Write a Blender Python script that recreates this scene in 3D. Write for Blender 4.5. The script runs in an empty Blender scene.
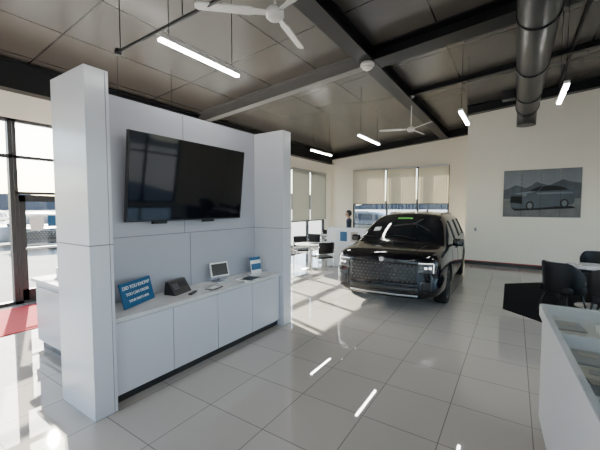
import bpy, bmesh, math, random
from mathutils import Vector, Matrix
from mathutils.bvhtree import BVHTree
random.seed(4)
SC = bpy.context.scene
COL = SC.collection

# ------------------------------------------------------------------ materials
def mat(name, col, rough=0.5, metal=0.0, spec=0.5, coat=0.0, emis=None, estr=0.0, noise=0.0, nscale=8.0):
    m = bpy.data.materials.new(name); m.use_nodes = True
    nt = m.node_tree; b = nt.nodes["Principled BSDF"]
    b.inputs["Base Color"].default_value = (*col, 1)
    b.inputs["Roughness"].default_value = rough
    b.inputs["Metallic"].default_value = metal
    b.inputs["Specular IOR Level"].default_value = spec
    b.inputs["Coat Weight"].default_value = coat
    b.inputs["Coat Roughness"].default_value = 0.03
    if emis:
        b.inputs["Emission Color"].default_value = (*emis, 1)
        b.inputs["Emission Strength"].default_value = estr
    if noise > 0:
        tc = nt.nodes.new("ShaderNodeTexCoord"); n = nt.nodes.new("ShaderNodeTexNoise")
        n.inputs["Scale"].default_value = nscale; n.inputs["Detail"].default_value = 3
        mx = nt.nodes.new("ShaderNodeMix"); mx.data_type = 'RGBA'
        mx.inputs[6].default_value = (*[c*(1-noise) for c in col], 1)
        mx.inputs[7].default_value = (*[min(1, c*(1+noise)) for c in col], 1)
        nt.links.new(tc.outputs["Object"], n.inputs["Vector"])
        nt.links.new(n.outputs["Fac"], mx.inputs[0])
        nt.links.new(mx.outputs[2], b.inputs["Base Color"])
    return m

def brick_mat(name, col, col2, mortar, bw, rh, msize, rough, offset=0.0, rot=0.0, spec=0.5, coat=0.0, loc=(0,0,0)):
    m = mat(name, col, rough, spec=spec, coat=coat); nt = m.node_tree; b = nt.nodes["Principled BSDF"]
    tc = nt.nodes.new("ShaderNodeTexCoord"); mp = nt.nodes.new("ShaderNodeMapping")
    mp.inputs["Rotation"].default_value = (0, 0, rot); mp.inputs["Location"].default_value = loc
    br = nt.nodes.new("ShaderNodeTexBrick"); br.offset = offset; br.squash = 1
    br.inputs["Color1"].default_value = (*col, 1); br.inputs["Color2"].default_value = (*col2, 1)
    br.inputs["Mortar"].default_value = (*mortar, 1); br.inputs["Scale"].default_value = 1
    br.inputs["Brick Width"].default_value = bw; br.inputs["Row Height"].default_value = rh
    br.inputs["Mortar Size"].default_value = msize; br.inputs["Mortar Smooth"].default_value = 0.1
    nt.links.new(tc.outputs["Object"], mp.inputs[0]); nt.links.new(mp.outputs[0], br.inputs["Vector"])
    nt.links.new(br.outputs["Color"], b.inputs["Base Color"])
    bp = nt.nodes.new("ShaderNodeBump"); bp.inputs["Strength"].default_value = 0.2; bp.inputs["Distance"].default_value = 0.001
    bp.invert = True
    nt.links.new(br.outputs["Fac"], bp.inputs["Height"]); nt.links.new(bp.outputs[0], b.inputs["Normal"])
    return m

def glass_mat(name, tint=(0.93, 0.96, 0.96), refl=0.06):
    m = bpy.data.materials.new(name); m.use_nodes = True; nt = m.node_tree
    nt.nodes.clear(); o = nt.nodes.new("ShaderNodeOutputMaterial"); mx = nt.nodes.new("ShaderNodeMixShader")
    t = nt.nodes.new("ShaderNodeBsdfTransparent"); g = nt.nodes.new("ShaderNodeBsdfGlossy")
    t.inputs[0].default_value = (*tint, 1); g.inputs["Roughness"].default_value = 0.01
    mx.inputs[0].default_value = refl
    nt.links.new(t.outputs[0], mx.inputs[1]); nt.links.new(g.outputs[0], mx.inputs[2]); nt.links.new(mx.outputs[0], o.inputs[0])
    return m

def blind_mat(name, col, trans=0.45):
    m = bpy.data.materials.new(name); m.use_nodes = True; nt = m.node_tree
    nt.nodes.clear(); o = nt.nodes.new("ShaderNodeOutputMaterial"); mx = nt.nodes.new("ShaderNodeMixShader")
    d = nt.nodes.new("ShaderNodeBsdfDiffuse"); t = nt.nodes.new("ShaderNodeBsdfTranslucent")
    d.inputs[0].default_value = (*col, 1); t.inputs[0].default_value = (*col, 1); mx.inputs[0].default_value = trans
    nt.links.new(d.outputs[0], mx.inputs[1]); nt.links.new(t.outputs[0], mx.inputs[2]); nt.links.new(mx.outputs[0], o.inputs[0])
    return m

M_wall = mat("wall_paint", (0.90, 0.84, 0.71), 0.6, noise=0.02, nscale=3)
M_floor = brick_mat("floor_tile", (0.42, 0.395, 0.365), (0.39, 0.367, 0.34), (0.17, 0.16, 0.15), 0.61, 0.61, 0.004, 0.018, loc=(0.05, 0.22, 0), spec=1.0)
M_ceil = brick_mat("ceiling_panel", (0.092, 0.083, 0.073), (0.08, 0.073, 0.065), (0.012, 0.012, 0.012), 2.4, 1.2, 0.014, 0.26, offset=0.0, rot=math.pi/2, spec=0.6)
M_beam = mat("beam_black", (0.009, 0.009, 0.010), 0.4, spec=0.25)
M_beam_lit = mat("beam_black_lit", (0.15, 0.145, 0.14), 0.4)  # beam metal with light caught by the left flange painted in as grey
M_black = mat("black_plastic", (0.012, 0.012, 0.013), 0.35)
M_matte = mat("black_matte", (0.010, 0.010, 0.011), 0.8)
M_frame = mat("window_frame_black", (0.02, 0.02, 0.022), 0.4)
M_glass = glass_mat("window_glass")
M_white = mat("white_laminate", (0.56, 0.57, 0.61), 0.2)
M_white2 = mat("grey_laminate", (0.40, 0.405, 0.45), 0.26)
M_seam = mat("panel_seam", (0.15, 0.15, 0.17), 0.6)
M_marble = mat("marble_top", (0.56, 0.56, 0.55), 0.12, noise=0.18, nscale=5)
M_screen = mat("tv_screen", (0.004, 0.005, 0.008), 0.05, spec=0.4)
M_tube = mat("tube_light", (1, 1, 1), 0.5, emis=(1, 0.98, 0.94), estr=75)
M_chrome = mat("chrome", (0.75, 0.75, 0.76), 0.12, 1.0)
M_dchrome = mat("dark_chrome", (0.16, 0.16, 0.17), 0.2, 1.0)
M_alu = mat("brushed_aluminium", (0.50, 0.50, 0.51), 0.35, 1.0)
M_paint = mat("car_paint_black", (0.003, 0.003, 0.005), 0.10, spec=0.35, coat=0.3)
M_cglass = mat("car_glass", (0.006, 0.008, 0.010), 0.04, spec=0.5)
M_tire = mat("tire_rubber", (0.010, 0.010, 0.010), 0.8, spec=0.2)
M_rim = mat("rim_dark_alloy", (0.18, 0.18, 0.19), 0.25, 0.9)
M_led = mat("headlamp_led", (1, 1, 1), 0.3, emis=(1, 1, 1), estr=2.0)
M_lens = mat("headlamp_lens", (0.06, 0.063, 0.067), 0.08, 0.3, coat=0.5)
M_red = mat("red_carpet", (0.42, 0.012, 0.02), 0.9, noise=0.2, nscale=60)
M_redtrim = mat("red_trim", (0.35, 0.02, 0.02), 0.5)
M_blue = mat("blue_print", (0.005, 0.08, 0.19), 0.4)
M_paper = mat("paper_white", (0.75, 0.75, 0.73), 0.6)
M_lime = mat("lime_decal", (0.12, 0.5, 0.06), 0.5)
M_asph = mat("asphalt", (0.22, 0.215, 0.21), 0.9, noise=0.2, nscale=2)
M_hill = mat("distant_hill", (0.05, 0.06, 0.08), 1.0, noise=0.2, nscale=0.05)
M_bldg = mat("booklet_tan", (0.35, 0.32, 0.28), 0.8, noise=0.1, nscale=1)
M_skin = mat("skin", (0.45, 0.27, 0.19), 0.5)
M_hair = mat("dark_hair", (0.012, 0.009, 0.008), 0.5)
M_shirt = mat("navy_shirt", (0.02, 0.03, 0.06), 0.8)
M_pants = mat("dark_trousers", (0.02, 0.02, 0.022), 0.85)
M_uph = mat("black_upholstery", (0.010, 0.010, 0.012), 0.5, spec=0.3)
M_rug = mat("black_rug", (0.006, 0.006, 0.007), 0.9, spec=0.1, noise=0.3, nscale=80)
M_fan = mat("fan_white", (0.60, 0.58, 0.54), 0.4)
M_frost = mat("frosted_panel", (0.66, 0.68, 0.70), 0.4)
M_pic_sky = mat("mural_sky", (0.15, 0.17, 0.19), 0.35, noise=0.4, nscale=2.0)
M_pic_hill = mat("mural_hill", (0.045, 0.058, 0.072), 0.4, noise=0.7, nscale=5)
M_pic_ground = mat("mural_ground", (0.13, 0.13, 0.13), 0.4, noise=0.4, nscale=5)
M_pic_car = mat("mural_car_blue", (0.03, 0.045, 0.065), 0.3, noise=0.4, nscale=3)
M_pic_hi = mat("mural_car_highlight", (0.09, 0.12, 0.155), 0.3)
M_pic_rim = mat("mural_rim_grey", (0.10, 0.11, 0.12), 0.3)
M_eye = mat("eye_white", (0.8, 0.8, 0.8), 0.3)

# ------------------------------------------------------------------ helpers
def empty(name, loc=(0, 0, 0), rz=0.0):
    e = bpy.data.objects.new(name, None); COL.objects.link(e)
    e.location = loc; e.rotation_euler = (0, 0, rz); e.empty_display_size = 0.2
    return e

def mesh(name, vs, fs, m, parent=None, smooth=False, loc=None, rot=None):
    me = bpy.data.meshes.new(name); me.from_pydata([tuple(v) for v in vs], [], fs); me.update()
    bm = bmesh.new(); bm.from_mesh(me); bmesh.ops.recalc_face_normals(bm, faces=bm.faces); bm.to_mesh(me); bm.free()
    if smooth:
        for p in me.polygons: p.use_smooth = True
    o = bpy.data.objects.new(name, me); COL.objects.link(o)
    if m: me.materials.append(m)
    if parent: o.parent = parent
    if loc: o.location = loc
    if rot: o.rotation_euler = rot
    return o

def boxdata(c, s):
    x, y, z = c; a, b, d = s[0]/2, s[1]/2, s[2]/2
    v = [(x-a, y-b, z-d), (x+a, y-b, z-d), (x+a, y+b, z-d), (x-a, y+b, z-d), (x-a, y-b, z+d), (x+a, y-b, z+d), (x+a, y+b, z+d), (x-a, y+b, z+d)]
    f = [(0, 3, 2, 1), (4, 5, 6, 7), (0, 1, 5, 4), (1, 2, 6, 5), (2, 3, 7, 6), (3, 0, 4, 7)]
    return v, f

def box(name, c, s, m, parent=None, bev=0.0, rot=None, segs=2):
    v, f = boxdata((0, 0, 0), s)
    o = mesh(name, v, f, m, parent, loc=c, rot=rot)
    if bev > 0:
        b = o.modifiers.new("bev", 'BEVEL'); b.width = bev; b.segments = segs
        for p in o.data.polygons: p.use_smooth = True
        o.modifiers.new("wn", 'WEIGHTED_NORMAL')
    return o

def boxr(name, x0, x1, y0, y1, z0, z1, m, parent=None, bev=0.0):
    return box(name, ((x0+x1)/2, (y0+y1)/2, (z0+z1)/2), (abs(x1-x0), abs(y1-y0), abs(z1-z0)), m, parent, bev)

def multibox(name, lst, m, parent=None):
    V, F = [], []
    for (c, s) in lst:
        v, f = boxdata(c, s); k = len(V); V += v; F += [tuple(i+k for i in q) for q in f]
    return mesh(name, V, F, m, parent)

def tube(name, pts, r, m, parent=None, n=12, caps=True):
    pts = [Vector(p) for p in pts]; V, F = [], []
    rr = r if isinstance(r, (list, tuple)) else [r]*len(pts)
    up = None
    for i, p in enumerate(pts):
        if i == 0: d = pts[1]-pts[0]
        elif i == len(pts)-1: d = pts[-1]-pts[-2]
        else: d = (pts[i+1]-p).normalized()+(p-pts[i-1]).normalized()
        d.normalize()
        if up is None:
            up = Vector((0, 0, 1)) if abs(d.z) < 0.9 else Vector((1, 0, 0))
        a = d.cross(up).normalized(); b = a.cross(d).normalized(); up = b
        for k in range(n):
            t = 2*math.pi*k/n
            V.append(p+a*math.cos(t)*rr[i]+b*math.sin(t)*rr[i])
    for i in range(len(pts)-1):
        for k in range(n):
            F.append((i*n+k, i*n+(k+1) % n, (i+1)*n+(k+1) % n, (i+1)*n+k))
    if caps:
        F.append(tuple(range(n))); F.append(tuple((len(pts)-1)*n+k for k in range(n)))
    o = mesh(name, V, F, m, parent)
    for p in o.data.polygons:
        if len(p.vertices) == 4: p.use_smooth = True
    return o

def lathe(name, prof, m, parent=None, n=32, loc=None, rot=None):
    V, F = [], []
    for (r, z) in prof:
        for k in range(n):
            t = 2*math.pi*k/n; V.append((r*math.cos(t), r*math.sin(t), z))
    for i in range(len(prof)-1):
        for k in range(n):
            F.append((i*n+k, i*n+(k+1) % n, (i+1)*n+(k+1) % n, (i+1)*n+k))
    F.append(tuple(range(n))); F.append(tuple((len(prof)-1)*n+k for k in range(n)))
    o = mesh(name, V, F, m, parent, loc=loc, rot=rot)
    for p in o.data.polygons:
        if len(p.vertices) == 4: p.use_smooth = True
    return o

def text(name, s, size, m, parent, loc, rot, ext=0.0005):
    c = bpy.data.curves.new(name, 'FONT'); c.body = s; c.size = size; c.extrude = ext; c.align_x = 'CENTER'; c.align_y = 'CENTER'
    o = bpy.data.objects.new(name, c); COL.objects.link(o); o.data.materials.append(m)
    o.parent = parent; o.location = loc; o.rotation_euler = rot
    return o

def bake(o):
    dg = bpy.context.evaluated_depsgraph_get(); dg.update()
    me = bpy.data.meshes.new_from_object(o.evaluated_get(dg))
    o.modifiers.clear(); o.data = me
    return o

# ------------------------------------------------------------------ room
XL, XR, YB, YF1, YF2, XJ = -7.6, 5.6, -4.0, 14.5, 11.6, -1.3
def zbm(x): return 4.10+0.085*(x+7.6)
def zcl(x): return zbm(x)+0.27

boxr("floor", XL-0.2, XR+0.2, YB-0.2, YF1+0.2, -0.12, 0.0, M_floor)
v = []
for (x, y) in ((XL-0.2, YB-0.2), (XR+0.2, YB-0.2), (XR+0.2, YF1+0.2), (XL-0.2, YF1+0.2)):
    v.append((x, y, zcl(x)))
v += [(a, b, c+0.12) for a, b, c in v]
mesh("ceiling", v, [(0, 1, 2, 3), (4, 5, 6, 7), (0, 1, 5, 4), (1, 2, 6, 5), (2, 3, 7, 6), (3, 0, 4, 7)], M_ceil)

def wall(name, axis, p0, p1, a0, a1, opens, m=M_wall, topf=None, top=4.3):
    As = sorted({a0, a1, *[o[0] for o in opens], *[o[1] for o in opens]})
    Zs = sorted({0.0, top, *[o[2] for o in opens], *[o[3] for o in opens]})
    V, F = [], []
    for i in range(len(As)-1):
        for j in range(len(Zs)-1):
            ca, cz = (As[i]+As[i+1])/2, (Zs[j]+Zs[j+1])/2
            if any(o[0] < ca < o[1] and o[2] < cz < o[3] for o in opens): continue
            q0, q1, z0, z1 = As[i], As[i+1], Zs[j], Zs[j+1]
            if axis == 'x': vv, ff = boxdata(((p0+p1)/2, (q0+q1)/2, (z0+z1)/2), (abs(p1-p0), q1-q0, z1-z0))
            else: vv, ff = boxdata(((q0+q1)/2, (p0+p1)/2, (z0+z1)/2), (q1-q0, abs(p1-p0), z1-z0))
            if topf and j == len(Zs)-2:
                vv = [(a, b, (topf(a) if c > z0+1e-4 else c)) for a, b, c in vv]
            k = len(V); V += vv; F += [tuple(t+k for t in q) for q in ff]
    return mesh(name, V, F, m)

left_wins = [(-3.6, -0.05), (0.1, 4.6), (4.8, 9.2), (10.96, 13.8)]
wall("wall_left", 'x', XL-0.2, XL, YB-0.2, YF1+0.2, [(a, b, 0.0 if i != 3 else 0.15, 3.4) for i, (a, b) in enumerate(left_wins)], top=zcl(XL))
wall("wall_far", 'y', YF1, YF1+0.2, XL, XJ, [(-6.48, -2.25, 0.15, 3.52)], topf=lambda x: zcl(x), top=4.4)
wall("wall_right_far", 'y', YF2, YF2+0.2, XJ, XR, [], topf=lambda x: zcl(x), top=4.4)
wall("wall_return", 'x', XJ, XJ+0.2, YF2+0.2, YF1+0.2, [], top=zcl(XJ))
wall("wall_back", 'y', YB-0.2, YB, XL, XR, [(-7.0, -2.2, 0.1, 3.4), (-1.8, 3.4, 0.1, 3.4)], topf=lambda x: zcl(x), top=4.4)
wall("wall_right", 'x', XR, XR+0.2, YB-0.2, YF2+0.2, [(-3.4, 2.0, 0.1, 3.4), (3.0, 9.0, 0.1, 3.4)], top=zcl(XR))

boxr("baseboard_right_far", XJ, XR, YF2-0.015, YF2, 0.0, 0.10, M_black)
boxr("trim_1", XJ, XR, YF2-0.018, YF2-0.001, 0.10, 0.125, M_redtrim)
boxr("baseboard_far", XL, XJ, YF1-0.015, YF1, 0, 0.10, M_black)

def window(name, axis, p, a0, a1, z0, z1, vs, hs, fw=0.06):
    e = empty(name)
    L = []
    def add(aa0, aa1, zz0, zz1):
        if axis == 'x': L.append(((p, (aa0+aa1)/2, (zz0+zz1)/2), (0.12, aa1-aa0, zz1-zz0)))
        else: L.append((((aa0+aa1)/2, p, (zz0+zz1)/2), (aa1-aa0, 0.12, zz1-zz0)))
    add(a0, a0+fw, z0, z1); add(a1-fw, a1, z0, z1); add(a0, a1, z1-fw, z1); add(a0, a1, z0, z0+fw)
    for q in vs: add(q-fw/2, q+fw/2, z0, z1)
    for h in hs: add(a0, a1, h-fw/2, h+fw/2)
    multibox("frame", L, M_frame, e)
    if axis == 'x': boxr("pane", p-0.004, p+0.004, a0+0.01, a1-0.01, z0+0.01, z1-0.01, M_glass, e)
    else: boxr("pane", a0+0.01, a1-0.01, p-0.004, p+0.004, z0+0.01, z1-0.01, M_glass, e)
    return e
window("window_1", 'x', XL-0.1, -3.6, -0.05, 0, 3.4, [-2.4, -1.2], [2.05, 2.7])
window("window_2", 'x', XL-0.1, 0.1, 2.17, 0, 3.4, [0.95], [2.72])
window("window_3", 'x', XL-0.1, 3.17, 4.6, 0, 3.4, [3.9], [2.05, 2.72])
window("window_4", 'x', XL-0.1, 4.8, 9.2, 0, 3.4, [5.9, 7.0, 8.1], [2.05, 2.7])
window("window_5", 'x', XL-0.1, 10.96, 13.8, 0.15, 3.4, [12.35], [1.2])
window("window_6", 'y', YF1+0.1, -6.48, -2.25, 0.15, 3.52, [-4.85, -3.5], [1.95, 1.0])
window("added_window_7", 'y', YB-0.1, -7.0, -2.2, 0.1, 3.4, [-5.8, -4.6, -3.4], [2.1])  # both rear windows are unseen, added to bring in more light
window("added_window_8", 'y', YB-0.1, -1.8, 3.4, 0.1, 3.4, [-0.5, 0.8, 2.1], [2.1])
window("window_9", 'x', XR+0.1, -3.4, 2.0, 0.1, 3.4, [-2, -0.7, 0.7], [2.1])
window("window_10", 'x', XR+0.1, 3.0, 9.0, 0.1, 3.4, [4.5, 6.0, 7.5], [2.1])
d = window("door_1", 'x', XL-0.1, 2.18, 3.16, 0, 3.4, [], [2.06, 2.72], 0.05)
L = []
y0, y1 = 2.24, 3.10
for (a, b, c, e_) in ((y0, y0+0.09, 0.05, 2.02), (y1-0.09, y1, 0.05, 2.02), (y0, y1, 1.9, 2.02), (y0, y1, 0.05, 0.25)):
    L.append(((XL-0.09, (a+b)/2, (c+e_)/2), (0.07, b-a, e_-c)))
multibox("leaf_frame", L, M_frame, d)
boxr("push_bar", XL-0.05, XL-0.02, y0+0.06, y1-0.06, 1.0, 1.04, M_alu, d)
boxr("hours_decal", XL-0.094, XL-0.092, 2.40, 2.62, 1.35, 1.62, M_paper, d)
boxr("notice_decal", XL-0.094, XL-0.092, 2.68, 2.86, 1.42, 1.64, M_blue, d)

def blinds(name, axis, p, a0, a1, z0, z1, m, w=0.11):
    e = empty(name)
    V, F = [], []
    n = int((a1-a0)/w*1.15); st = (a1-a0)/n
    for i in range(n):
        c = a0+st*(i+0.5); h = w*0.5; t = 0.012
        if axis == 'x': q = [(p-t, c-h*0.95), (p+t, c+h*0.95)]
        else: q = [(c-h*0.95, p-t), (c+h*0.95, p+t)]
        k = len(V)
        V += [(q[0][0], q[0][1], z0), (q[1][0], q[1][1], z0), (q[1][0], q[1][1], z1), (q[0][0], q[0][1], z1)]
        F.append((k, k+1, k+2, k+3))
    mesh("slats", V, F, m, e)
    if axis == 'x': boxr("headrail", p-0.03, p+0.03, a0, a1, z1, z1+0.06, M_alu, e)
    else: boxr("headrail", a0, a1, p-0.03, p+0.03, z1, z1+0.06, M_alu, e)
MB1 = blind_mat("blind_cream", (0.55, 0.48, 0.34), 0.25)
MB2 = blind_mat("blind_grey", (0.28, 0.28, 0.24), 0.07)
for (a, b) in ((-6.45, -4.9), (-4.8, -3.55), (-3.45, -2.28)):
    blinds("vertical_blinds", 'y', YF1-0.05, a, b, 1.95, 3.46, MB1)
for (a, b) in ((10.98, 12.30), (12.42, 13.78)):
    blinds("vertical_blinds", 'x', XL+0.05, a, b, 1.23, 3.34, MB2)

# ------------------------------------------------------------------ ceiling steel
def ibeam(name, p0, p1, w, d, m, t=0.025):
    p0 = Vector(p0); p1 = Vector(p1); dr = (p1-p0).normalized(); s = dr.cross(Vector((0, 0, 1))).normalized(); u = s.cross(dr).normalized()
    prof = [(-w/2, 0), (w/2, 0), (w/2, t), (t/2, t), (t/2, d-t), (w/2, d-t), (w/2, d), (-w/2, d), (-w/2, d-t), (-t/2, d-t), (-t/2, t), (-w/2, t)]
    V = [p0+s*a+u*b for a, b in prof]+[p1+s*a+u*b for a, b in prof]; n = 12
    F = [(i, (i+1) % n, n+(i+1) % n, n+i) for i in range(n)]+[tuple(range(n)), tuple(range(n, 2*n))]
    return mesh(name, V, F, m)
XB = -2.45
D = 0.27
ibeam("ceiling_beam", (XB, YB, zbm(XB)), (XB, YF1, zbm(XB)), 0.30, D, M_beam)
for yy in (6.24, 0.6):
    ibeam("ceiling_beam", (XL, yy, zbm(XL)), (XB-0.15, yy, zbm(XB-0.15)), 0.20, D, M_beam_lit)
    ibeam("ceiling_beam", (XB+0.15, yy, zbm(XB+0.15)), (XR, yy, zbm(XR)), 0.42, D, M_beam)
ibeam("ceiling_beam", (XL, YF1-0.12, zbm(XL)), (XJ, YF1-0.12, zbm(XJ)), 0.22, D, M_beam)
ibeam("ceiling_beam", (XJ, YF2-0.12, zbm(XJ)), (XR, YF2-0.12, zbm(XR)), 0.22, D, M_beam)
ibeam("ceiling_beam", (XL+0.13, YB, zbm(XL)-0.25), (XL+0.13, YF1-0.25, zbm(XL)-0.25), 0.24, 0.5, M_beam)
for xx in (0.9, 2.7, 4.4):
    ibeam("ceiling_purlin", (xx, YB, zcl(xx)-0.06), (xx, YF2, zcl(xx)-0.06), 0.05, 0.055, M_beam, 0.006)
ibeam("ceiling_purlin", (XB+0.15, 8.9, zcl(XB+.15)-0.12), (XR, 8.9, zcl(XR)-0.12), 0.12, 0.11, M_beam, 0.01)
ibeam("ceiling_purlin", (XB+0.15, 3.4, zcl(XB+.15)-0.12), (XR, 3.4, zcl(XR)-0.12), 0.16, 0.11, M_beam, 0.01)

e = empty("ceiling_conduit")
tube("pipe", [(-4.62, 2.5, 3.92), (-2.3, 2.45, 3.92), (-1.0, 2.45, 3.95)], 0.022, M_beam, e)
for xx in (-4.5, -3.2, -1.3):
    tube("rod", [(xx, 2.47, 3.92), (xx, 2.47, zcl(xx))], 0.008, M_beam, e, 6)
lathe("joint", [(0.04, -0.04), (0.045, 0.0), (0.04, 0.04)], M_beam, e, 12, loc=(-4.62, 2.5, 3.92))

e = empty("air_duct")
dx, dz = 0.17, 4.12
tube("duct_pipe", [(dx, YB+0.2, dz), (dx, 2, dz), (dx, 5, dz), (dx, 9.3, dz)], 0.22, M_black, e, 32)
tube("duct_elbow", [(dx, 9.3, dz), (dx, 9.6, dz-0.03), (dx, 9.8, dz-0.12), (dx, 9.9, dz-0.24), (dx, 9.9, dz-0.32)], 0.20, M_black, e, 32)
for yy in (1.5, 3.2, 4.9, 6.6, 8.2, 9.25):
    tube("collar", [(dx, yy-0.03, dz), (dx, yy+0.03, dz)], 0.232, M_beam, e, 32)
    tube("hanger", [(dx, yy, dz+0.22), (dx, yy, zcl(dx))], 0.01, M_beam, e, 6)
box("damper_box", (dx-0.34, 8.2, dz+0.0), (0.24, 0.2, 0.2), M_black, e, 0.01)

def pendant(x, y0, y1, z=3.55):
    e = empty("pendant_light")
    boxr("housing", x-0.036, x+0.036, y0, y1, z+0.012, z+0.06, M_fan, e, 0.006)
    boxr("diffuser", x-0.028, x+0.028, y0+0.01, y1-0.01, z-0.01, z+0.012, M_tube, e)
    for yy in (y0+0.12, y1-0.12):
        tube("cable", [(x, yy, z+0.06), (x, yy, zcl(x))], 0.005, M_beam, e, 6)
for (x, a, b) in ((-3.16, 2.14, 3.32), (-5.31, 8.75, 10.05), (-3.25, 7.6, 9.0), (-0.89, 6.75, 7.9), (0.57, 6.1, 7.15),
                  (-5.8, 3.0, 4.3), (-0.9, 1.6, 2.8), (2.8, 2.0, 3.2), (2.8, 7.0, 8.2), (-3.2, -2.2, -1.0), (-0.9, -2.2, -1.0), (1.8, -2.2, -1.0), (-5.8, -2.2, -1.0)):  # fixtures in this row are out of view, added to brighten the room
    pendant(x, a, b)

def fan(x, y, z, a0, r=0.84):
    e = empty("ceiling_fan", (x, y, z))
    lathe("motor", [(0.03, -0.06), (0.075, -0.055), (0.10, -0.03), (0.10, 0.03), (0.07, 0.06), (0.03, 0.08)], M_fan, e)
    tube("downrod", [(0, 0, 0.08), (0, 0, zcl(x)-z-0.02)], 0.014, M_fan, e)
    lathe("canopy", [(0.02, -0.09), (0.07, -0.04), (0.075, 0.0)], M_fan, e, loc=(0, 0, zcl(x)-z-0.01))
    for k in range(3):
        a = math.radians(a0+120*k)
        vs = [(0.08, -0.03), (0.22, -0.035), (0.28, -0.05), (r-0.03, -0.045), (r, -0.025), (r, 0.025), (r-0.03, 0.045), (0.28, 0.05), (0.22, 0.035), (0.08, 0.03)]
        V = [(p, q, 0.012+q*0.25) for p, q in vs]+[(p, q, 0.0+q*0.25) for p, q in vs]; n = len(vs)
        F = [tuple(range(n)), tuple(range(n, 2*n))]+[(i, (i+1) % n, n+(i+1) % n, n+i) for i in range(n)]
        mesh(f"blade_{k+1}", V, F, M_fan, e, rot=(0, 0, a))
fan(-2.25, 2.94, 3.9, 223)
fan(-2.42, 9.2, 3.9, 200)
fan(2.5, 4.0, 3.9, 20)
e = empty("dome_camera", (XB+0.02, 6.05, zbm(XB)-0.022))
lathe("base", [(0.12, 0.018), (0.13, 0.0), (0.13, -0.04), (0.11, -0.06)], M_fan, e)
lathe("dome", [(0.10, -0.06), (0.09, -0.09), (0.05, -0.115), (0.01, -0.12)], M_fan, e)

# ------------------------------------------------------------------ TV partition
PX0, PX1, H = -3.50, -2.88, 2.93
e = empty("partition_fin")
boxr("panel", PX0, PX1, 1.28, 1.47, 0, H, M_white, e, 0.004)
multibox("seams", [((-3.19, 1.2795, 1.48), (0.62, 0.003, 0.008)), ((-2.8795, 1.375, 1.48), (0.003, 0.19, 0.008)), ((-2.8795, 1.44, 1.46), (0.003, 0.004, 2.92))], M_seam, e)
e = empty("partition_fin")
boxr("panel", PX0, PX1, 3.95, 4.14, 0, H, M_white, e, 0.004)
multibox("seams", [((-3.19, 3.9495, 1.48), (0.6, 0.003, 0.008)), ((-2.8795, 4.045, 1.48), (0.003, 0.19, 0.008))], M_seam, e)
e = empty("media_partition_wall")
boxr("back_panel", PX0+0.0, PX0+0.06, 1.471, 3.949, 0, H, M_white2, e)
multibox("seams", [((PX0+0.061, 2.71, 1.48), (0.003, 2.47, 0.008)), ((PX0+0.061, 2.63, 2.2), (0.003, 0.007, 1.44)), ((PX0+0.061, 2.71, 1.13), (0.003, 0.007, 0.68))], M_seam, e)
e = empty("storage_cabinet")
boxr("carcass", -3.435, -2.975, 1.475, 3.945, 0.08, 0.765, M_white2, e)
boxr("kick_plinth", -3.435, -3.0, 1.475, 3.945, 0.0, 0.08, M_black, e)
for i in range(4):
    boxr(f"door_panel_{i+1}", -2.975, -2.952, 1.485+0.615*i, 1.485+0.615*i+0.607, 0.09, 0.755, M_white, e, 0.003)
boxr("top", -3.436, -2.93, 1.474, 3.946, 0.765, 0.805, M_marble, e, 0.003)

e = empty("television", (-3.30, 2.675, 2.11)); e.rotation_euler = (0, math.radians(6), 0)
box("body", (-0.01, 0, 0), (0.045, 1.68, 0.94), M_black, e, 0.006)
box("screen", (0.0145, 0, 0.005), (0.004, 1.655, 0.915), M_screen, e)
box("mount_arm", (-0.065, 0, 0), (0.08, 0.5, 0.3), M_black, e)
for yy in (-0.45, 0.25):
    box("bracket", (0.0, yy, -0.485), (0.03, 0.18, 0.03), M_black, e)

TOP = 0.806
e = empty("blue_promo_sign", (-3.22, 1.87, TOP)); e.rotation_euler = (0, 0, math.radians(22))
o = box("board", (0, 0, 0.125), (0.012, 0.46, 0.25), M_blue, e, 0.002, rot=(0, math.radians(-14), 0))
R90 = (math.radians(76), 0, math.radians(90))
text("line_1", "DID YOU KNOW?", 0.05, M_paper, e, (-0.010, 0, 0.195), R90, 0.0015)
text("line_2", "YOU CAN ORDER", 0.042, M_paper, e, (0.007, 0.0, 0.13), R90, 0.0015)
text("line_3", "YOUR PARTS HERE", 0.035, M_paper, e, (0.024, 0, 0.065), R90, 0.0015)
mesh("back_leg", [(-0.03, -0.05, 0.2), (-0.03, 0.05, 0.2), (-0.12, 0.05, 0.0), (-0.12, -0.05, 0)], [(0, 1, 2, 3)], M_blue, e)
e = empty("card_reader", (-3.24, 2.38, TOP)); e.rotation_euler = (0, 0, math.radians(14))
V = [(-0.09, -0.14, 0), (0.07, -0.14, 0), (0.07, 0.14, 0), (-0.09, 0.14, 0), (-0.07, -0.14, 0.15), (-0.03, -0.14, 0.15), (-0.03, 0.14, 0.15), (-0.07, 0.14, 0.15)]
o = mesh("base", V, [(0, 3, 2, 1), (4, 5, 6, 7), (0, 1, 5, 4), (1, 2, 6, 5), (2, 3, 7, 6), (3, 0, 4, 7)], M_black, e)
ang = math.atan2(0.15, 0.10)
box("display", (0.008, 0.05, 0.1), (0.07, 0.12, 0.004), M_lens, e, rot=(0, ang, 0))
for i in range(3):
    for j in range(3):
        box("key", (0.0+0.014*i, -0.10+0.03*j, 0.108-0.021*i), (0.014, 0.018, 0.006), M_seam, e, rot=(0, ang, 0))
e = empty("remote_control", (-3.08, 2.45, TOP+0.0)); e.rotation_euler = (0, 0, 0.5)
box("shell", (0, 0, 0.009), (0.045, 0.16, 0.018), M_black, e, 0.005)
multibox("buttons", [((-0.01+0.02*i, -0.05+0.025*j, 0.0185), (0.01, 0.012, 0.003)) for i in range(2) for j in range(5)], M_seam, e)
e = empty("tablet_stand", (-3.27, 3.05, TOP)); e.rotation_euler = (0, 0, math.radians(-12))
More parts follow.
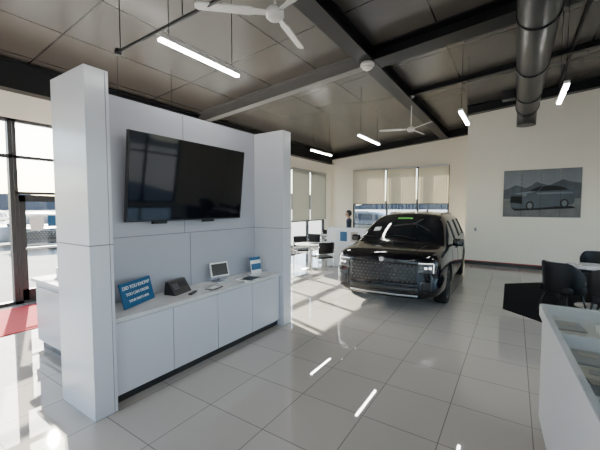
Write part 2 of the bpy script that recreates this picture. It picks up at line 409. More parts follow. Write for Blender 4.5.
box("foot", (0, 0, 0.008), (0.16, 0.18, 0.016), M_alu, e, 0.004)
tube("post", [(-0.03, 0, 0.01), (-0.04, 0, 0.14)], 0.012, M_alu, e)
box("tablet", (-0.02, 0, 0.16), (0.012, 0.27, 0.19), M_paper, e, 0.004, rot=(0, math.radians(-16), 0))
box("display", (-0.0125, 0, 0.162), (0.002, 0.235, 0.155), M_lens, e, rot=(0, math.radians(-16), 0))
e = empty("paper_stack", (-3.06, 3.36, TOP))
box("sheet_1", (0, 0, 0.003), (0.2, 0.28, 0.006), M_paper, e)
box("sheet_2", (0.01, 0.03, 0.008), (0.18, 0.24, 0.003), M_black, e, rot=(0, 0, 0.2))
e = empty("paper_tray", (-3.06, 2.75, TOP))
box("tray", (0, 0, 0.004), (0.12, 0.2, 0.008), M_black, e, rot=(0, 0, 0.2)); box("note", (0, 0, 0.01), (0.09, 0.16, 0.003), M_paper, e, rot=(0, 0, 0.2))
e = empty("brochure_holder", (-3.24, 3.74, TOP)); e.rotation_euler = (0, 0, math.radians(-10))
box("base", (0, 0, 0.004), (0.09, 0.2, 0.008), M_frost, e)
box("back", (-0.02, 0, 0.12), (0.006, 0.2, 0.24), M_blue, e, rot=(0, math.radians(-8), 0))
box("brochures", (-0.006, 0, 0.10), (0.018, 0.19, 0.19), M_paper, e, rot=(0, math.radians(-8), 0))
box("cover", (0.006, 0, 0.10), (0.003, 0.18, 0.09), M_blue, e, rot=(0, math.radians(-8), 0))

# ------------------------------------------------------------------ left reception desk and carpet
e = empty("reception_desk")
boxr("body", -5.1, -3.8, 1.62, 2.6, 0.10, 0.86, M_white2, e, 0.004)
boxr("kick", -5.06, -3.84, 1.66, 2.56, 0, 0.10, M_black, e)
boxr("top", -5.14, -3.76, 1.58, 2.64, 0.86, 0.90, M_white, e, 0.005)
boxr("front_panel", -5.0, -3.9, 1.60, 1.625, 0.16, 0.80, M_white2, e, 0.003)
e = empty("desk_sign_frame", (-4.72, 1.75, 0.90))
box("foot", (0, 0, 0.006), (0.16, 0.07, 0.012), M_frost, e)
box("frame", (0, 0, 0.075), (0.2, 0.012, 0.13), M_frost, e, 0.002)
box("print", (0, -0.007, 0.075), (0.17, 0.002, 0.10), M_paper, e)
box("red_carpet", (-6.65, 2.0, 0.006), (1.5, 1.7, 0.012), M_red, None, 0.004)

# ------------------------------------------------------------------ display counter (foreground right)
e = empty("display_counter")
ang = math.radians(3.0)
Pv = Vector((0.19, 3.25, 0)); e.rotation_euler = (0, 0, ang); e.location = Pv-Matrix.Rotation(ang, 3, 'Z') @ Pv
cx0, cx1, cy0, cy1, cz = 0.19, 0.95, -0.6, 3.25, 1.02
boxr("body", cx0+0.02, cx1-0.02, cy0+0.02, cy1-0.02, 0.10, cz-0.09, M_white, e, 0.003)
boxr("kick", cx0+0.06, cx1-0.06, cy0+0.06, cy1-0.06, 0, 0.10, M_black, e)
L = []
rim = 0.035
L.append((((cx0+rim/2), (cy0+cy1)/2, cz-0.045), (rim, cy1-cy0, 0.09)))
L.append((((cx1-rim/2), (cy0+cy1)/2, cz-0.045), (rim, cy1-cy0, 0.09)))
ys = [cy1-rim/2, 2.55, 1.75, 0.9, 0.1, cy0+rim/2]
for y_ in ys: L.append((((cx0+cx1)/2, y_, cz-0.045), (cx1-cx0-2*rim, rim, 0.09)))
multibox("rim", L, M_white, e)
boxr("inner_tray", cx0+rim, cx1-rim, cy0+rim, cy1-rim, cz-0.088, cz-0.075, M_marble, e)
boxr("glass_top", cx0+0.004, cx1-0.004, cy0+0.004, cy1-0.004, cz, cz+0.006, glass_mat("counter_glass", (0.92, 0.94, 0.93), 0.12), e)
cols = [M_paper, M_bldg, M_seam, M_paper, M_pic_sky, M_frost]
k = 0
for yy in (1.02, 1.27, 1.55, 1.92, 2.14, 2.38, 2.70, 2.96):
    for xx in (0.33, 0.56, 0.80):
        k += 1
        box("booklet", (xx, yy, cz-0.069), (0.16, 0.2, 0.012), cols[(k*5+2) % 6], e, rot=(0, 0, random.uniform(-0.25, 0.25)))
        box("booklet_label", (xx, yy+0.03, cz-0.062), (0.09, 0.06, 0.003), cols[(k*3+1) % 6], e, rot=(0, 0, random.uniform(-0.2, 0.2)))

# ------------------------------------------------------------------ car
def ring(st):
    (y, zb, w, zm, wb, zt, p6, p7, zc) = st
    return [(0, zb), (w-0.12, zb), (w, zb+0.14), (w, zm), (wb, zt-0.07), (wb-0.03, zt), p6, p7, (0, zc)]

VAN = [
 (0.00, .25, .72, .58, .68, .84, (.58, .90), (.40, .93), .945),
 (0.06, .22, .87, .58, .84, .89, (.75, .945), (.52, .98), .995),
 (0.20, .21, .955, .60, .93, .93, (.84, .985), (.61, 1.015), 1.03),
 (0.60, .20, .985, .62, .96, .975, (.87, 1.02), (.69, 1.05), 1.065),
 (0.98, .20, .99, .62, .965, 1.0, (.88, 1.045), (.76, 1.075), 1.095),
 (1.05, .20, .99, .62, .965, 1.005, (.88, 1.06), (.77, 1.095), 1.115),
 (1.60, .20, .99, .62, .97, 1.03, (.84, 1.31), (.73, 1.40), 1.43),
 (2.14, .20, .99, .62, .97, 1.05, (.79, 1.52), (.66, 1.605), 1.645),
 (2.42, .20, .99, .62, .97, 1.06, (.775, 1.555), (.63, 1.645), 1.69),
 (3.20, .20, .99, .62, .97, 1.08, (.77, 1.57), (.62, 1.66), 1.71),
 (4.10, .20, .99, .62, .965, 1.09, (.76, 1.56), (.61, 1.645), 1.69),
 (4.70, .22, .98, .64, .95, 1.10, (.74, 1.51), (.60, 1.60), 1.64),
 (4.95, .26, .95, .66, .925, 1.10, (.72, 1.38), (.60, 1.47), 1.50),
 (5.12, .32, .88, .68, .87, 1.07, (.70, 1.16), (.56, 1.20), 1.21),
]
def make_car(name, loc, rz, paint, stations=VAN, detail=True, wheels=(0.96, 4.05), ws=(5, 7), side=(6, 11)):
    e = empty(name, loc, rz)
    V, F, MI = [], [], []
    n = 16
    for st in stations:
        h = ring(st); y = st[0]
        full = h + [(-x, z) for x, z in reversed(h[1:8])]
        V += [(x, y, z) for x, z in full]
    NS = len(stations)
    for i in range(NS-1):
        for k in range(n):
            F.append((i*n+k, i*n+(k+1) % n, (i+1)*n+(k+1) % n, (i+1)*n+k))
            kk = k if k < 8 else 15-k
            g = 0
            if kk == 7 and ws[0] <= i < ws[1]: g = 1
            if kk == 5 and side[0] <= i < side[1]: g = 1
            if kk == 7 and i == NS-3: g = 1
            MI.append(g)
    def cap(base, dy):
        mids = {}
        for k in range(1, 8):
            mids[k] = len(V); V.append((0, V[base][1]+dy, (V[base+k][2])))
        for k in range(0, 8):
            a, b = base+k, base+k+1
            am, bm_ = base+(n-k) % n, base+(n-k-1)
            if k == 0:
                F.append((a, b, mids[1])); F.append((a, mids[1], bm_)); MI.extend([0, 0])
            elif k == 7:
                F.append((a, b, mids[7])); F.append((am, mids[7], b)); MI.extend([0, 0])
            else:
                F.append((a, b, mids[k+1], mids[k])); F.append((mids[k], mids[k+1], bm_, am)); MI.extend([0, 0])
    cap(0, -0.07); cap((NS-1)*n, 0.03)
    o = mesh("body", V, F, paint, e, True); o.data.materials.append(M_cglass); o.data.materials.append(M_matte)
    for p, g in zip(o.data.polygons, MI): p.material_index = g
    s = o.modifiers.new("s", 'SUBSURF'); s.levels = 2; s.render_levels = 2
    cuts = []
    for wy in wheels:
        for sx in (-1, 1):
            c = lathe("cut", [(0.425, -0.18), (0.425, 0.18)], M_matte, None, 40, loc=(0, 0, 0))
            c.matrix_world = Matrix.Translation((sx*0.92, wy, 0.36)) @ Matrix.Rotation(math.pi/2, 4, 'Y')
            cuts.append(c)
    o.parent = None
    bpy.context.view_layer.update()
    bake(o)
    for c in cuts:
        b = o.modifiers.new("b", 'BOOLEAN'); b.object = c; b.operation = 'DIFFERENCE'; b.solver = 'EXACT'
        try: b.material_mode = 'TRANSFER'
        except Exception: pass
    bake(o)
    for c in cuts: bpy.data.objects.remove(c)
    for p in o.data.polygons: p.use_smooth = True
    bm = bmesh.new(); bm.from_mesh(o.data)
    bvh = BVHTree.FromBMesh(bm)
    bm.free()
    try: o.data.set_sharp_from_angle(angle=math.radians(40))
    except Exception: pass
    o.parent = e
    def front(x, z, off=0.004):
        h = bvh.ray_cast(Vector((x, -2, z)), Vector((0, 1, 0)))
        return Vector((x, (h[0].y if h[0] else 0.3)-off, z))
    def sidep(sx, y, z, off=0.004):
        h = bvh.ray_cast(Vector((sx*3, y, z)), Vector((-sx, 0, 0)))
        return Vector(((h[0].x if h[0] else sx*0.97)+sx*off, y, z))
    def topp(x, y, off=0.003):
        h = bvh.ray_cast(Vector((x, y, 4)), Vector((0, 0, -1)))
        return Vector((x, y, (h[0].z if h[0] else 1)+off))
    def patch(nm, pf, a0, a1, b0, b1, na, nb, m, poly=None):
        V, F = [], []
        for j in range(nb+1):
            for i in range(na+1):
                a = a0+(a1-a0)*i/na; b = b0+(b1-b0)*j/nb
                if poly: a, b = poly(i/na, j/nb)
                V.append(pf(a, b))
        for j in range(nb):
            for i in range(na):
                k = j*(na+1)+i; F.append((k, k+1, k+na+2, k+na+1))
        q = mesh(nm, V, F, m, e, True)
        sol = q.modifiers.new("sol", 'SOLIDIFY'); sol.thickness = 0.004; sol.offset = 0
        return q
    for i, wy in enumerate(wheels):
        for sx in (-1, 1):
            w = empty(f"wheel_{i}_{sx}", (sx*0.855, wy, 0.36)); w.parent = e; w.rotation_euler = (0, sx*math.pi/2, 0)
            lathe("tire", [(0.245, -0.10), (0.32, -0.115), (0.35, -0.10), (0.36, -0.06), (0.36, 0.06), (0.35, 0.10), (0.32, 0.115), (0.245, 0.10)], M_tire, w, 40)
            lathe("rim_barrel", [(0.05, -0.09), (0.23, -0.09), (0.245, -0.06), (0.25, 0.09), (0.24, 0.105), (0.225, 0.10), (0.215, 0.03), (0.05, 0.02)], M_black, w, 40)
            lathe("rim_lip", [(0.228, 0.09), (0.228, 0.108), (0.25, 0.108), (0.25, 0.09)], M_rim, w, 40)
            lathe("hub", [(0.06, 0.04), (0.06, 0.095), (0.03, 0.105)], M_rim, w, 20)
            for k in range(10):
                a = 2*math.pi*(k//2)/5+(0.13 if k % 2 else -0.13)
                box("spoke", (0.145*math.cos(a), 0.145*math.sin(a), 0.08), (0.18, 0.028, 0.03), M_rim, w, 0.004, rot=(0, 0, a))
    for sx in (-1, 1):
        q = box("mirror", (sx*1.07, 1.50, 1.10), (0.20, 0.12, 0.15), paint, e, 0.045, segs=4)
        box("mirror_glass", (sx*1.07, 1.565, 1.10), (0.16, 0.006, 0.11), M_chrome, e)
        tube("mirror_arm", [(sx*0.9, 1.48, 1.03), (sx*1.01, 1.50, 1.06)], 0.025, M_black, e, 8)
        V = [sidep(sx, 1.5+0.1*i, 1.035+0.012*min(i/20, 1), 0.006) for i in range(33)]
        tube("belt_trim", V, 0.006, M_dchrome, e, 6)
        patch("sill", lambda a, b: sidep(sx, a, b, 0.008), 1.45, 3.55, 0.24, 0.34, 12, 2, M_black)
        for yy in (2.25, 3.2, 4.2):
            tube("pillar_line", [sidep(sx, yy, 1.10+0.05*i, 0.003) for i in range(9)], 0.022, M_black, e, 6)
        for yy in (1.48, 2.45, 3.5):
            tube("door_gap", [sidep(sx, yy, 0.36+0.1*i, 0.0) for i in range(7)], 0.004, M_matte, e, 5)
        for yy in (2.28, 2.75):
            box("handle", (sidep(sx, yy, 0.93, 0.012)), (0.03, 0.2, 0.03), M_dchrome, e, 0.008)
        tube("roof_rail", [topp(sx*0.60, 2.6, 0.0)]+[topp(sx*0.60, 2.7+0.2*i, 0.022) for i in range(9)]+[topp(sx*0.60, 4.5, 0.0)], 0.014, M_black, e, 8)
        def hp(u, v, sx=sx):
            x = sx*(0.61+0.26*u); z0 = 0.68+0.03*u; z1 = 0.855
            return x, z0+(z1-z0)*v
        patch("headlamp", lambda a, b: front(a, b, 0.006), 0, 1, 0, 1, 10, 6, M_lens, hp)
        tube("drl", [front(sx*(0.61+0.024*i), 0.862, 0.012) for i in range(10)]+[front(sx*0.835, 0.845-0.035*i, 0.012) for i in range(5)], 0.005, M_led, e, 6)
        for q_ in (0.65, 0.72, 0.785):
            box("lamp_cell", front(sx*q_, 0.785, 0.010), (0.045, 0.014, 0.035), M_dchrome if q_ < 0.70 else M_led, e, 0.005)
        patch("corner_vent", lambda a, b: front(a, b, 0.006), sx*0.67, sx*0.82, 0.40, 0.56, 5, 4, M_black)
        tube("vent_trim", [front(sx*0.65, 0.40+0.04*i, 0.012) for i in range(5)], 0.006, M_dchrome, e, 6)
        box("tail_lamp", (sx*0.80, stations[-1][0]-0.06, 0.98), (0.22, 0.1, 0.2), mat("tail_lamp_red", (0.4, 0.01, 0.01), 0.2), e, 0.03)
    patch("grille_panel", lambda a, b: front(a, b, 0.006), -0.60, 0.60, 0.50, 0.85, 24, 6, M_black)
    V, F = [], []
    rows = 6 if detail else 4; nc = 16 if detail else 10
    for r in range(rows):
        z = 0.535+0.28*r/(rows-1)
        for c in range(nc):
            x = -0.58+1.16*(c+(0.5 if r % 2 else 0))/nc
            if abs(x) > 0.575: continue
            p = front(x, z, 0.011); a = 0.58/nc*0.62; b = 0.008
            k = len(V)
            V += [p+Vector((-a, 0, 0)), p+Vector((0, 0, -b)), p+Vector((a, 0, 0)), p+Vector((0, 0, b)), p+Vector((0, -0.012, 0))]
            F += [(k, k+1, k+4), (k+1, k+2, k+4), (k+2, k+3, k+4), (k+3, k, k+4), (k, k+3, k+2, k+1)]
    mesh("grille_studs", V, F, M_alu, e)
    tube("grille_top_trim", [front(-0.59+0.059*i, 0.862, 0.006) for i in range(21)], 0.004, M_dchrome, e, 6)
    tube("grille_bottom_trim", [front(-0.60+0.06*i, 0.492, 0.006) for i in range(21)], 0.004, M_dchrome, e, 6)
    lathe("badge", [(0.04, -0.004), (0.045, 0.0), (0.04, 0.006)], M_alu, e, 24, loc=front(0, 0.895, 0.006), rot=(math.radians(65), 0, 0))
    patch("lower_intake", lambda a, b: front(a, b, 0.006), -0.60, 0.60, 0.35, 0.45, 16, 2, M_black)
    patch("skid_trim", lambda a, b: front(a, b, 0.012), -0.60, 0.60, 0.285, 0.315, 16, 1, M_alu)
    for sx in (-1, 1):
        tube("hood_crease", [topp(sx*(0.46+0.14*i/8), 0.16+0.095*i, -0.006) for i in range(9)], 0.010, paint, e, 6)
        tube("wiper", [topp(0.32*sx, 1.12, 0.012), topp(0.37*sx-0.3, 1.18, 0.015), topp(0.32*sx-0.45, 1.20, 0.015)], 0.007, M_matte, e, 6)
    if detail:
        def wp(u, v, x0=-0.22, w=0.32, y0=1.96, h=-0.06): return (x0+w*u, y0+h*v)
        patch("windshield_decal_year", lambda a, b: topp(a, b, 0.004), 0, 1, 0, 1, 5, 1, M_lime, wp)
        patch("windshield_sticker", lambda a, b: topp(a, b, 0.004), -0.62, -0.48, 1.40, 1.54, 2, 2, M_paper)
        tube("antenna", [(0, 4.3, 1.68), (0, 4.42, 1.73)], [0.03, 0.008], paint, e, 8)
    return e

make_car("minivan", (-1.92, 5.58, 0), math.radians(2.4), M_paint)
SED = []
for st in VAN:
    (y, zb, w, zm, wb, zt, p6, p7, zc) = st
    g = lambda z: 1.0+(z-1.0)*0.62 if z > 1.0 else z
    SED.append((y, zb, w, zm, wb, g(zt), (p6[0], g(p6[1])), (p7[0], g(p7[1])), g(zc)))
P_white = mat("car_paint_white", (0.45, 0.45, 0.45), 0.2, coat=1)
P_grey = mat("car_paint_grey", (0.03, 0.035, 0.04), 0.2, coat=1)
ZO = -0.10
make_car("parked_sedan", (-20.5, 4.6, ZO), math.radians(20), P_white, SED, False)
make_car("parked_suv", (-17.0, 5.6, ZO), math.radians(70), P_grey, VAN, False)
make_car("parked_suv", (-30, 6.0, ZO), math.radians(60), P_grey, VAN, False)
make_car("parked_suv", (-4.6, 19.0, ZO), math.radians(90), P_grey, VAN, False)

# ------------------------------------------------------------------ chairs and tables
def tub_chair(loc, rz):
    e = empty("armchair", loc, rz)
    box("seat", (0, 0.02, 0.42), (0.50, 0.50, 0.12), M_uph, e, 0.04, segs=4)
    V, F = [], []
    N = 20
    for i in range(N+1):
        a = math.radians(-200+220*i/N)
        t = abs(i/N-0.5)*2
        top = 0.88-0.22*max(0, (t-0.45)/0.55)
        for (r, z) in ((0.27, 0.36), (0.30, top), (0.25, top), (0.235, 0.36)):
            V.append((math.cos(a)*r*1.02, math.sin(a)*r, z))
    for i in range(N):
        for k in range(4):
            F.append((i*4+k, i*4+(k+1) % 4, (i+1)*4+(k+1) % 4, (i+1)*4+k))
    F.append((0, 1, 2, 3)); F.append(tuple(N*4+k for k in range(4)))
    o = mesh("shell_back", V, F, M_uph, e, True)
    b = o.modifiers.new("b", 'BEVEL'); b.width = 0.015; b.segments = 3; b.limit_method = 'ANGLE'
    for sx in (-1, 1):
        for sy in (-1, 1):
            tube("leg", [(sx*0.17, sy*0.17, 0.38), (sx*0.24, sy*0.24, 0.004)], [0.018, 0.011], M_black, e, 10)
    return e
def frame_chair(loc, rz):
    e = empty("guest_chair", loc, rz)
    box("seat", (0, 0, 0.45), (0.46, 0.44, 0.05), M_uph, e, 0.02, segs=3)
    V, F = [], []
    for j in range(5):
        for i in range(9):
            x = -0.22+0.44*i/8; z = 0.56+0.30*j/4
            V.append((x, -0.22-0.05*(1-(x/0.22)**2)-0.04*(j/4), z))
    for j in range(4):
        for i in range(8):
            k = j*9+i; F.append((k, k+1, k+10, k+9))
    o = mesh("backrest", V, F, M_uph, e, True); s = o.modifiers.new("s", 'SOLIDIFY'); s.thickness = 0.03
    for sx in (-1, 1):
        tube("side_frame", [(sx*0.24, 0.20, 0.012), (sx*0.24, 0.21, 0.64), (sx*0.24, 0.12, 0.67), (sx*0.24, -0.22, 0.67)], 0.011, M_chrome, e, 8)
        tube("rear_leg", [(sx*0.22, -0.27, 0.012), (sx*0.23, -0.23, 0.44), (sx*0.225, -0.27, 0.84)], 0.011, M_chrome, e, 8)
        box("armrest", (sx*0.24, -0.02, 0.685), (0.04, 0.26, 0.025), M_black, e, 0.008)
        tube("rail", [(sx*0.24, 0.20, 0.44), (sx*0.23, -0.23, 0.44)], 0.009, M_chrome, e, 8)
    tube("cross_bar", [(-0.24, 0.2, 0.43), (0.24, 0.2, 0.43)], 0.009, M_chrome, e, 8)
    return e
def round_table(name, loc, r=0.42, h=0.74, topm=M_white):
    e = empty(name, loc)
    lathe("top", [(r-0.01, h-0.028), (r, h-0.022), (r, h-0.006), (r-0.008, h)], topm, e, 48)
    lathe("column", [(0.04, 0.02), (0.035, h-0.03)], M_alu, e, 20)
    lathe("base", [(0.26, 0.0), (0.26, 0.012), (0.06, 0.03), (0.04, 0.05)], M_alu, e, 40)
    return e
RZ = 0.006
hx = [(-0.15, 9.0), (-0.13, 6.75), (1.0, 5.75), (2.4, 5.75), (3.3, 7.3), (2.6, 9.6), (0.9, 9.9)]
mesh("area_rug", [(x, y, 0) for x, y in hx]+[(x, y, RZ) for x, y in hx], [tuple(range(7)), tuple(range(7, 14))]+[(i, (i+1) % 7, 7+(i+1) % 7, 7+i) for i in range(7)], M_rug)
RZ = 0.007
tub_chair((0.72, 7.05, RZ), math.radians(-40))
tub_chair((1.45, 8.75, RZ), math.radians(175))
tub_chair((1.25, 6.55, RZ), math.radians(0))
tub_chair((2.15, 7.75, RZ), math.radians(90))
round_table("round_table", (1.22, 7.72, RZ), 0.42)
e = empty("table_magazine", (1.12, 7.72, RZ+0.741))
box("pages", (0, 0, 0.006), (0.2, 0.26, 0.012), M_paper, e, rot=(0, 0, 0.4)); box("cover", (0, 0, 0.0135), (0.19, 0.25, 0.002), M_pic_sky, e, rot=(0, 0, 0.4))

round_table("meeting_table", (-4.95, 8.1, 0), 0.45, topm=M_frost)
frame_chair((-5.45, 7.55, 0), math.radians(-40))
frame_chair((-4.35, 7.75, 0), math.radians(55))
frame_chair((-5.6, 8.7, 0), math.radians(-130))
round_table("meeting_table", (-6.1, 10.9, 0), 0.45, topm=M_frost)
frame_chair((-5.9, 10.1, 0), math.radians(10))
frame_chair((-5.3, 10.95, 0), math.radians(90))
frame_chair((-6.4, 11.7, 0), math.radians(190))
e = empty("table_papers", (-4.95, 8.1, 0.741))
box("sheet_a", (-0.1, 0, 0.003), (0.21, 0.3, 0.006), M_paper, e, rot=(0, 0, 0.3)); box("folder", (0.15, 0.05, 0.006), (0.22, 0.3, 0.012), M_black, e, rot=(0, 0, -0.4))

e = empty("sales_desk")
boxr("desktop", -4.7, -3.3, 8.75, 9.35, 0.72, 0.75, M_frost, e, 0.003)
boxr("front_panel", -4.72, -3.28, 8.70, 8.74, 0.04, 1.12, M_frost, e, 0.003)
boxr("side_panel_a", -4.74, -4.70, 8.70, 9.36, 0.04, 0.78, M_frost, e, 0.003)
boxr("side_panel_b", -3.30, -3.26, 8.70, 9.36, 0.04, 0.78, M_frost, e, 0.003)
boxr("screen_front", -4.68, -3.32, 8.71, 8.73, 1.12, 1.20, M_frost, e)
for i in range(4):
    boxr("posted_notice", -4.62+0.34*i, -4.40+0.34*i, 8.693, 8.699, 0.80, 1.08, (M_paper, M_blue, M_bldg, M_paper)[i], e)
for xx in (-4.70, -4.02, -3.30):
    boxr("foot", xx-0.02, xx+0.02, 8.68, 8.76, 0, 0.04, M_alu, e)
boxr("drawers", -3.75, -3.35, 8.8, 9.3, 0.0, 0.72, M_white2, e, 0.003)
# ------------------------------------------------------------------ person
def person(loc, rz):
    e = empty("standing_person", loc, rz)
    J = {'pel': (0, 0, 0.93, .125, .095), 'sp': (0, 0.005, 1.08, .115, .085), 'ch': (0, 0.01, 1.26, .135, .095), 'ub': (0, 0.015, 1.37, .12, .075), 'nk': (0, 0.01, 1.43, .052, .052), 'hd': (0, 0.0, 1.50, .05, .05)}
    E = [('pel', 'sp'), ('sp', 'ch'), ('ch', 'ub'), ('ub', 'nk'), ('nk', 'hd')]
    for s, n in ((-1, 'l'), (1, 'r')):
        J['sh'+n] = (s*0.17, 0.015, 1.345, .058, .055); J['el'+n] = (s*0.235, 0.02, 1.06, .043, .043); J['wr'+n] = (s*0.22, -0.16, 0.87, .028, .024)
        J['pa'+n] = (s*0.215, -0.22, 0.83, .036, .018)
        J['hp'+n] = (s*0.09, 0, 0.88, .088, .088); J['kn'+n] = (s*0.10, -0.01, 0.49, .058, .058); J['an'+n] = (s*0.105, 0.02, 0.09, .042, .042); J['to'+n] = (s*0.12, -0.13, 0.045, .042, .035)
        E += [('ub', 'sh'+n), ('sh'+n, 'el'+n), ('el'+n, 'wr'+n), ('wr'+n, 'pa'+n), ('pel', 'hp'+n), ('hp'+n, 'kn'+n), ('kn'+n, 'an'+n), ('an'+n, 'to'+n)]
    keys = list(J); idx = {k: i for i, k in enumerate(keys)}
    def skinobj(nm, P, ED, R, m, root=0, lv=2):
        me = bpy.data.meshes.new(nm); me.from_pydata(P, ED, []); o = bpy.data.objects.new(nm, me); COL.objects.link(o)
        o.modifiers.new("skin", 'SKIN')
        for i, r in enumerate(R): me.skin_vertices[0].data[i].radius = r
        me.skin_vertices[0].data[root].use_root = True
        ss = o.modifiers.new("ss", 'SUBSURF'); ss.levels = lv; ss.render_levels = lv
        bake(o); o.data.materials.clear(); o.data.materials.append(m)
        for p in o.data.polygons: p.use_smooth = True
        o.parent = e
        return o
    b = skinobj("body", [J[k][:3] for k in keys], [(idx[a], idx[c]) for a, c in E], [J[k][3:] for k in keys], M_shirt)
    b.data.materials.append(M_pants); b.data.materials.append(M_skin); b.data.materials.append(M_black)
    for p in b.data.polygons:
        c = p.center
        if c.z > 1.43: p.material_index = 2
        elif c.y < -0.165 and c.z > 0.6: p.material_index = 2
        elif c.z < 0.10: p.material_index = 3
        elif c.z < 0.95 and abs(c.x) < 0.19: p.material_index = 1
    for s in (-1, 1):
        for k in range(4):
            x = s*(0.19+0.018*k); ln = (0.075, 0.085, 0.08, 0.062)[k]
            P = [(x, -0.215, 0.832), (x, -0.25, 0.82), (x, -0.25-ln*0.45, 0.805), (x, -0.25-ln*0.75, 0.785)]
            skinobj(f"finger_{k+1}", P, [(0, 1), (1, 2), (2, 3)], [(.009, .009), (.009, .009), (.008, .008), (.007, .007)], M_skin, 0, 1)
        P = [(s*0.20, -0.19, 0.845), (s*0.175, -0.215, 0.83), (s*0.165, -0.245, 0.815)]
        skinobj("thumb", P, [(0, 1), (1, 2)], [(.012, .012), (.010, .010), (.008, .008)], M_skin, 0, 1)
    bm = bmesh.new(); bmesh.ops.create_uvsphere(bm, u_segments=32, v_segments=24, radius=1)
    for v in bm.verts:
        x, y, z = v.co
        w = 0.074*(1-0.22*max(0, -z)**1.5); d = 0.095
        v.co = (x*w, y*d*(1-0.1*max(0, -z)), z*0.115)
        if y < -0.8 and abs(z) < 0.35 and abs(x) < 0.25: v.co.y -= 0.016*(1-abs(x)/0.25)*(1-abs(z+0.1)/0.5)
    me = bpy.data.meshes.new("head"); bm.to_mesh(me); bm.free(); me.materials.append(M_skin); me.materials.append(M_hair)
    for p in me.polygons:
        p.use_smooth = True
        c = p.center
        if (c.z > 0.055) or (c.y > 0.01 and c.z > -0.06): p.material_index = 1
    h = bpy.data.objects.new("head", me); COL.objects.link(h); h.parent = e; h.location = (0, -0.01, 1.575)
    bm = bmesh.new(); bmesh.ops.create_uvsphere(bm, u_segments=24, v_segments=16, radius=1)
    for v in bm.verts:
        x, y, z = v.co; v.co = (x*0.083, y*0.102+0.014, z*0.11+0.022)
    bmesh.ops.delete(bm, geom=[v for v in bm.verts if v.co.z < -0.05 or (v.co.y < -0.03 and v.co.z < 0.06)], context='VERTS')
    me = bpy.data.meshes.new("hair"); bm.to_mesh(me); bm.free(); me.materials.append(M_hair)
    hr = bpy.data.objects.new("hair", me); COL.objects.link(hr); hr.parent = e; hr.location = (0, -0.01, 1.575)
    for p in me.polygons: p.use_smooth = True
    for s in (-1, 1):
        lathe("ear", [(0.004, -0.008), (0.02, 0), (0.004, 0.008)], M_skin, e, 12, loc=(s*0.077, 0.0, 1.57), rot=(0, math.pi/2, 0))
        lathe("eye", [(0.002, -0.009), (0.008, -0.004), (0.009, 0), (0.008, 0.004), (0.002, 0.009)], M_eye, e, 12, loc=(s*0.03, -0.092, 1.58))
        lathe("pupil", [(0.001, -0.004), (0.004, 0), (0.001, 0.004)], M_hair, e, 8, loc=(s*0.03, -0.1005, 1.58))
    tube("nose", [(0, -0.103, 1.585), (0, -0.122, 1.555), (0, -0.105, 1.548)], [0.006, 0.011, 0.008], M_skin, e, 10)
    tube("mouth", [(-0.022, -0.088, 1.525), (0, -0.098, 1.523), (0.022, -0.088, 1.525)], 0.004, mat("lips", (0.35, 0.12, 0.1), 0.5), e, 8)
person((-4.52, 9.80, 0), math.radians(-75))

# ------------------------------------------------------------------ wall mural
e = empty("wall_mural", (0.595, YF2, 2.19))
W, Hh = 1.80, 1.36
for i in range(4):
    x = -W/2+W/4*(i+0.5)
    box(f"panel_{i+1}", (x, -0.015, 0), (W/4-0.008, 0.03, Hh), M_pic_sky, e, 0.002)
def flat(nm, pts, m, y):
    return mesh(nm, [(x, y, z) for x, z in pts]+[(x, y+0.002, z) for x, z in pts], [tuple(range(len(pts))), tuple(range(len(pts), 2*len(pts)))]+[(i, (i+1) % len(pts), len(pts)+(i+1) % len(pts), len(pts)+i) for i in range(len(pts))], m, e)
flat("mountain", [(-0.895, -0.15), (-0.895, 0.10), (-0.75, 0.16), (-0.6, 0.25), (-0.45, 0.20), (-0.35, 0.16), (-0.2, 0.24), (-0.1, 0.33), (0.0, 0.28), (0.2, 0.22), (0.35, 0.3), (0.5, 0.38), (0.65, 0.31), (0.895, 0.26), (0.895, -0.15)], M_pic_hill, -0.034)
flat("ground", [(-0.895, -0.67), (-0.895, -0.15), (0.895, -0.15), (0.895, -0.67)], M_pic_ground, -0.034)
flat("car_shadow", [(-0.7, -0.40), (0.7, -0.36), (0.80, -0.42), (-0.6, -0.50)], M_matte, -0.037)
# three-quarter view of a crossover: front end at left, cabin set back, tail tapering right
flat("car_side", [(-0.60, -0.44), (-0.70, -0.38), (-0.73, -0.24), (-0.72, -0.08), (-0.66, 0.0), (-0.50, 0.04), (-0.26, 0.07), (-0.14, 0.15), (0.0, 0.215), (0.16, 0.235), (0.38, 0.225), (0.56, 0.17), (0.67, 0.09), (0.73, 0.04), (0.76, -0.08), (0.75, -0.26), (0.70, -0.32), (0.30, -0.38), (-0.2, -0.43)], M_pic_car, -0.038)
flat("car_hood", [(-0.66, -0.005), (-0.50, 0.03), (-0.26, 0.06), (-0.10, 0.05), (-0.28, 0.0), (-0.50, -0.03)], M_pic_hi, -0.0395)
flat("car_shoulder", [(-0.10, 0.02), (0.70, 0.03), (0.74, -0.02), (-0.05, -0.03)], M_pic_hi, -0.0395)
flat("car_windshield", [(-0.25, 0.075), (-0.13, 0.145), (0.0, 0.20), (0.03, 0.19), (-0.07, 0.06)], M_matte, -0.041)
flat("car_windows", [(-0.04, 0.06), (0.06, 0.19), (0.2, 0.21), (0.38, 0.20), (0.54, 0.145), (0.62, 0.08)], M_matte, -0.041)
flat("car_grille", [(-0.71, -0.26), (-0.70, -0.08), (-0.44, -0.08), (-0.42, -0.30)], M_matte, -0.041)
flat("car_headlamp", [(-0.44, -0.04), (-0.36, -0.01), (-0.30, -0.04), (-0.38, -0.09)], M_pic_rim, -0.041)
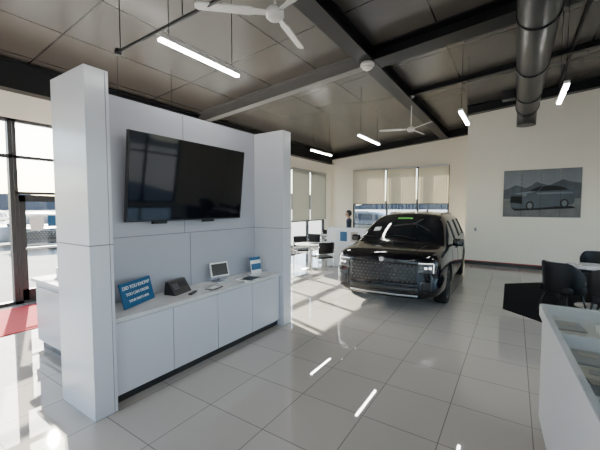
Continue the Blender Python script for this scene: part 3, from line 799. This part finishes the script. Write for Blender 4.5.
for wx, wz in ((-0.24, -0.35), (0.54, -0.29)):
    w_ = lathe("pictured_wheel", [(0.125, -0.001), (0.125, 0.001)], M_matte, e, 28, loc=(wx, -0.0415, wz), rot=(math.pi/2, 0, 0)); w_.scale = (0.75, 1, 1)
    w_ = lathe("pictured_rim", [(0.085, -0.001), (0.085, 0.001)], M_pic_rim, e, 28, loc=(wx, -0.0435, wz), rot=(math.pi/2, 0, 0)); w_.scale = (0.7, 1, 1)
multibox("panel_gaps", [((-W/2+W/4*i, -0.044, 0), (0.006, 0.003, Hh)) for i in (1, 2, 3)], M_matte, e)

e = empty("power_outlet", (-1.02, YF2, 1.1)); box("plate", (0, -0.004, 0), (0.08, 0.008, 0.12), M_fan, e, 0.002); box("socket", (0, -0.009, 0), (0.035, 0.003, 0.07), M_seam, e)

# ------------------------------------------------------------------ outside
V = [(-300, -200, ZO), (200, -200, ZO), (200, 300, ZO), (-300, 300, ZO)]
F = [(0, 1, 2, 3)]
N = 60; k0 = 4
for i in range(N+1):
    a = math.radians(20+160*i/N); r = 260
    h = 9+5*math.sin(i*0.7)+3*math.sin(i*1.9+1)
    V += [(r*math.cos(a), r*math.sin(a), ZO), (r*math.cos(a), r*math.sin(a), h)]
for i in range(N): F.append((k0+2*i, k0+2*i+2, k0+2*i+3, k0+2*i+1))
g = mesh("ground_outside", V, F, M_asph); g.data.materials.append(M_hill)
for p in g.data.polygons:
    if p.index > 0: p.material_index = 1
e = empty("street_light", (-34, 15.0, ZO))
tube("pole", [(0, 0, 0), (0, 0, 8)], [0.12, 0.07], M_alu, e); tube("arm", [(0, 0, 7.9), (1.2, 0, 8.1)], 0.05, M_alu, e); box("lamp_head", (1.5, 0, 8.1), (0.7, 0.25, 0.1), M_alu, e, 0.02)

# ------------------------------------------------------------------ light
sun = bpy.data.lights.new("sun", 'SUN'); sun.energy = 38.0; sun.angle = math.radians(0.6); sun.color = (1, 0.91, 0.77)
so = bpy.data.objects.new("sun", sun); COL.objects.link(so)
dirv = Vector((0.82, -0.28, -0.50))
so.rotation_euler = dirv.to_track_quat('-Z', 'Y').to_euler(); so.location = (-20, 10, 15)
w = bpy.data.worlds.new("world"); SC.world = w; w.use_nodes = True
nt = w.node_tree; bg = nt.nodes["Background"]; sky = nt.nodes.new("ShaderNodeTexSky")
try:
    sky.sky_type = 'NISHITA'; sky.sun_disc = False; sky.sun_elevation = math.radians(32); sky.sun_rotation = math.radians(-70); sky.altitude = 500; sky.dust_density = 2.5
except Exception: pass
nt.links.new(sky.outputs[0], bg.inputs[0]); bg.inputs[1].default_value = 1.1

# ------------------------------------------------------------------ camera
cam = bpy.data.cameras.new("camera"); cam.sensor_width = 36; cam.lens = 36*328/600; cam.clip_start = 0.05; cam.clip_end = 1000
co = bpy.data.objects.new("camera", cam); COL.objects.link(co); co.location = (0, 0, 1.8)
co.rotation_euler = (math.radians(90-3.14), 0, math.radians(33.2)); SC.camera = co
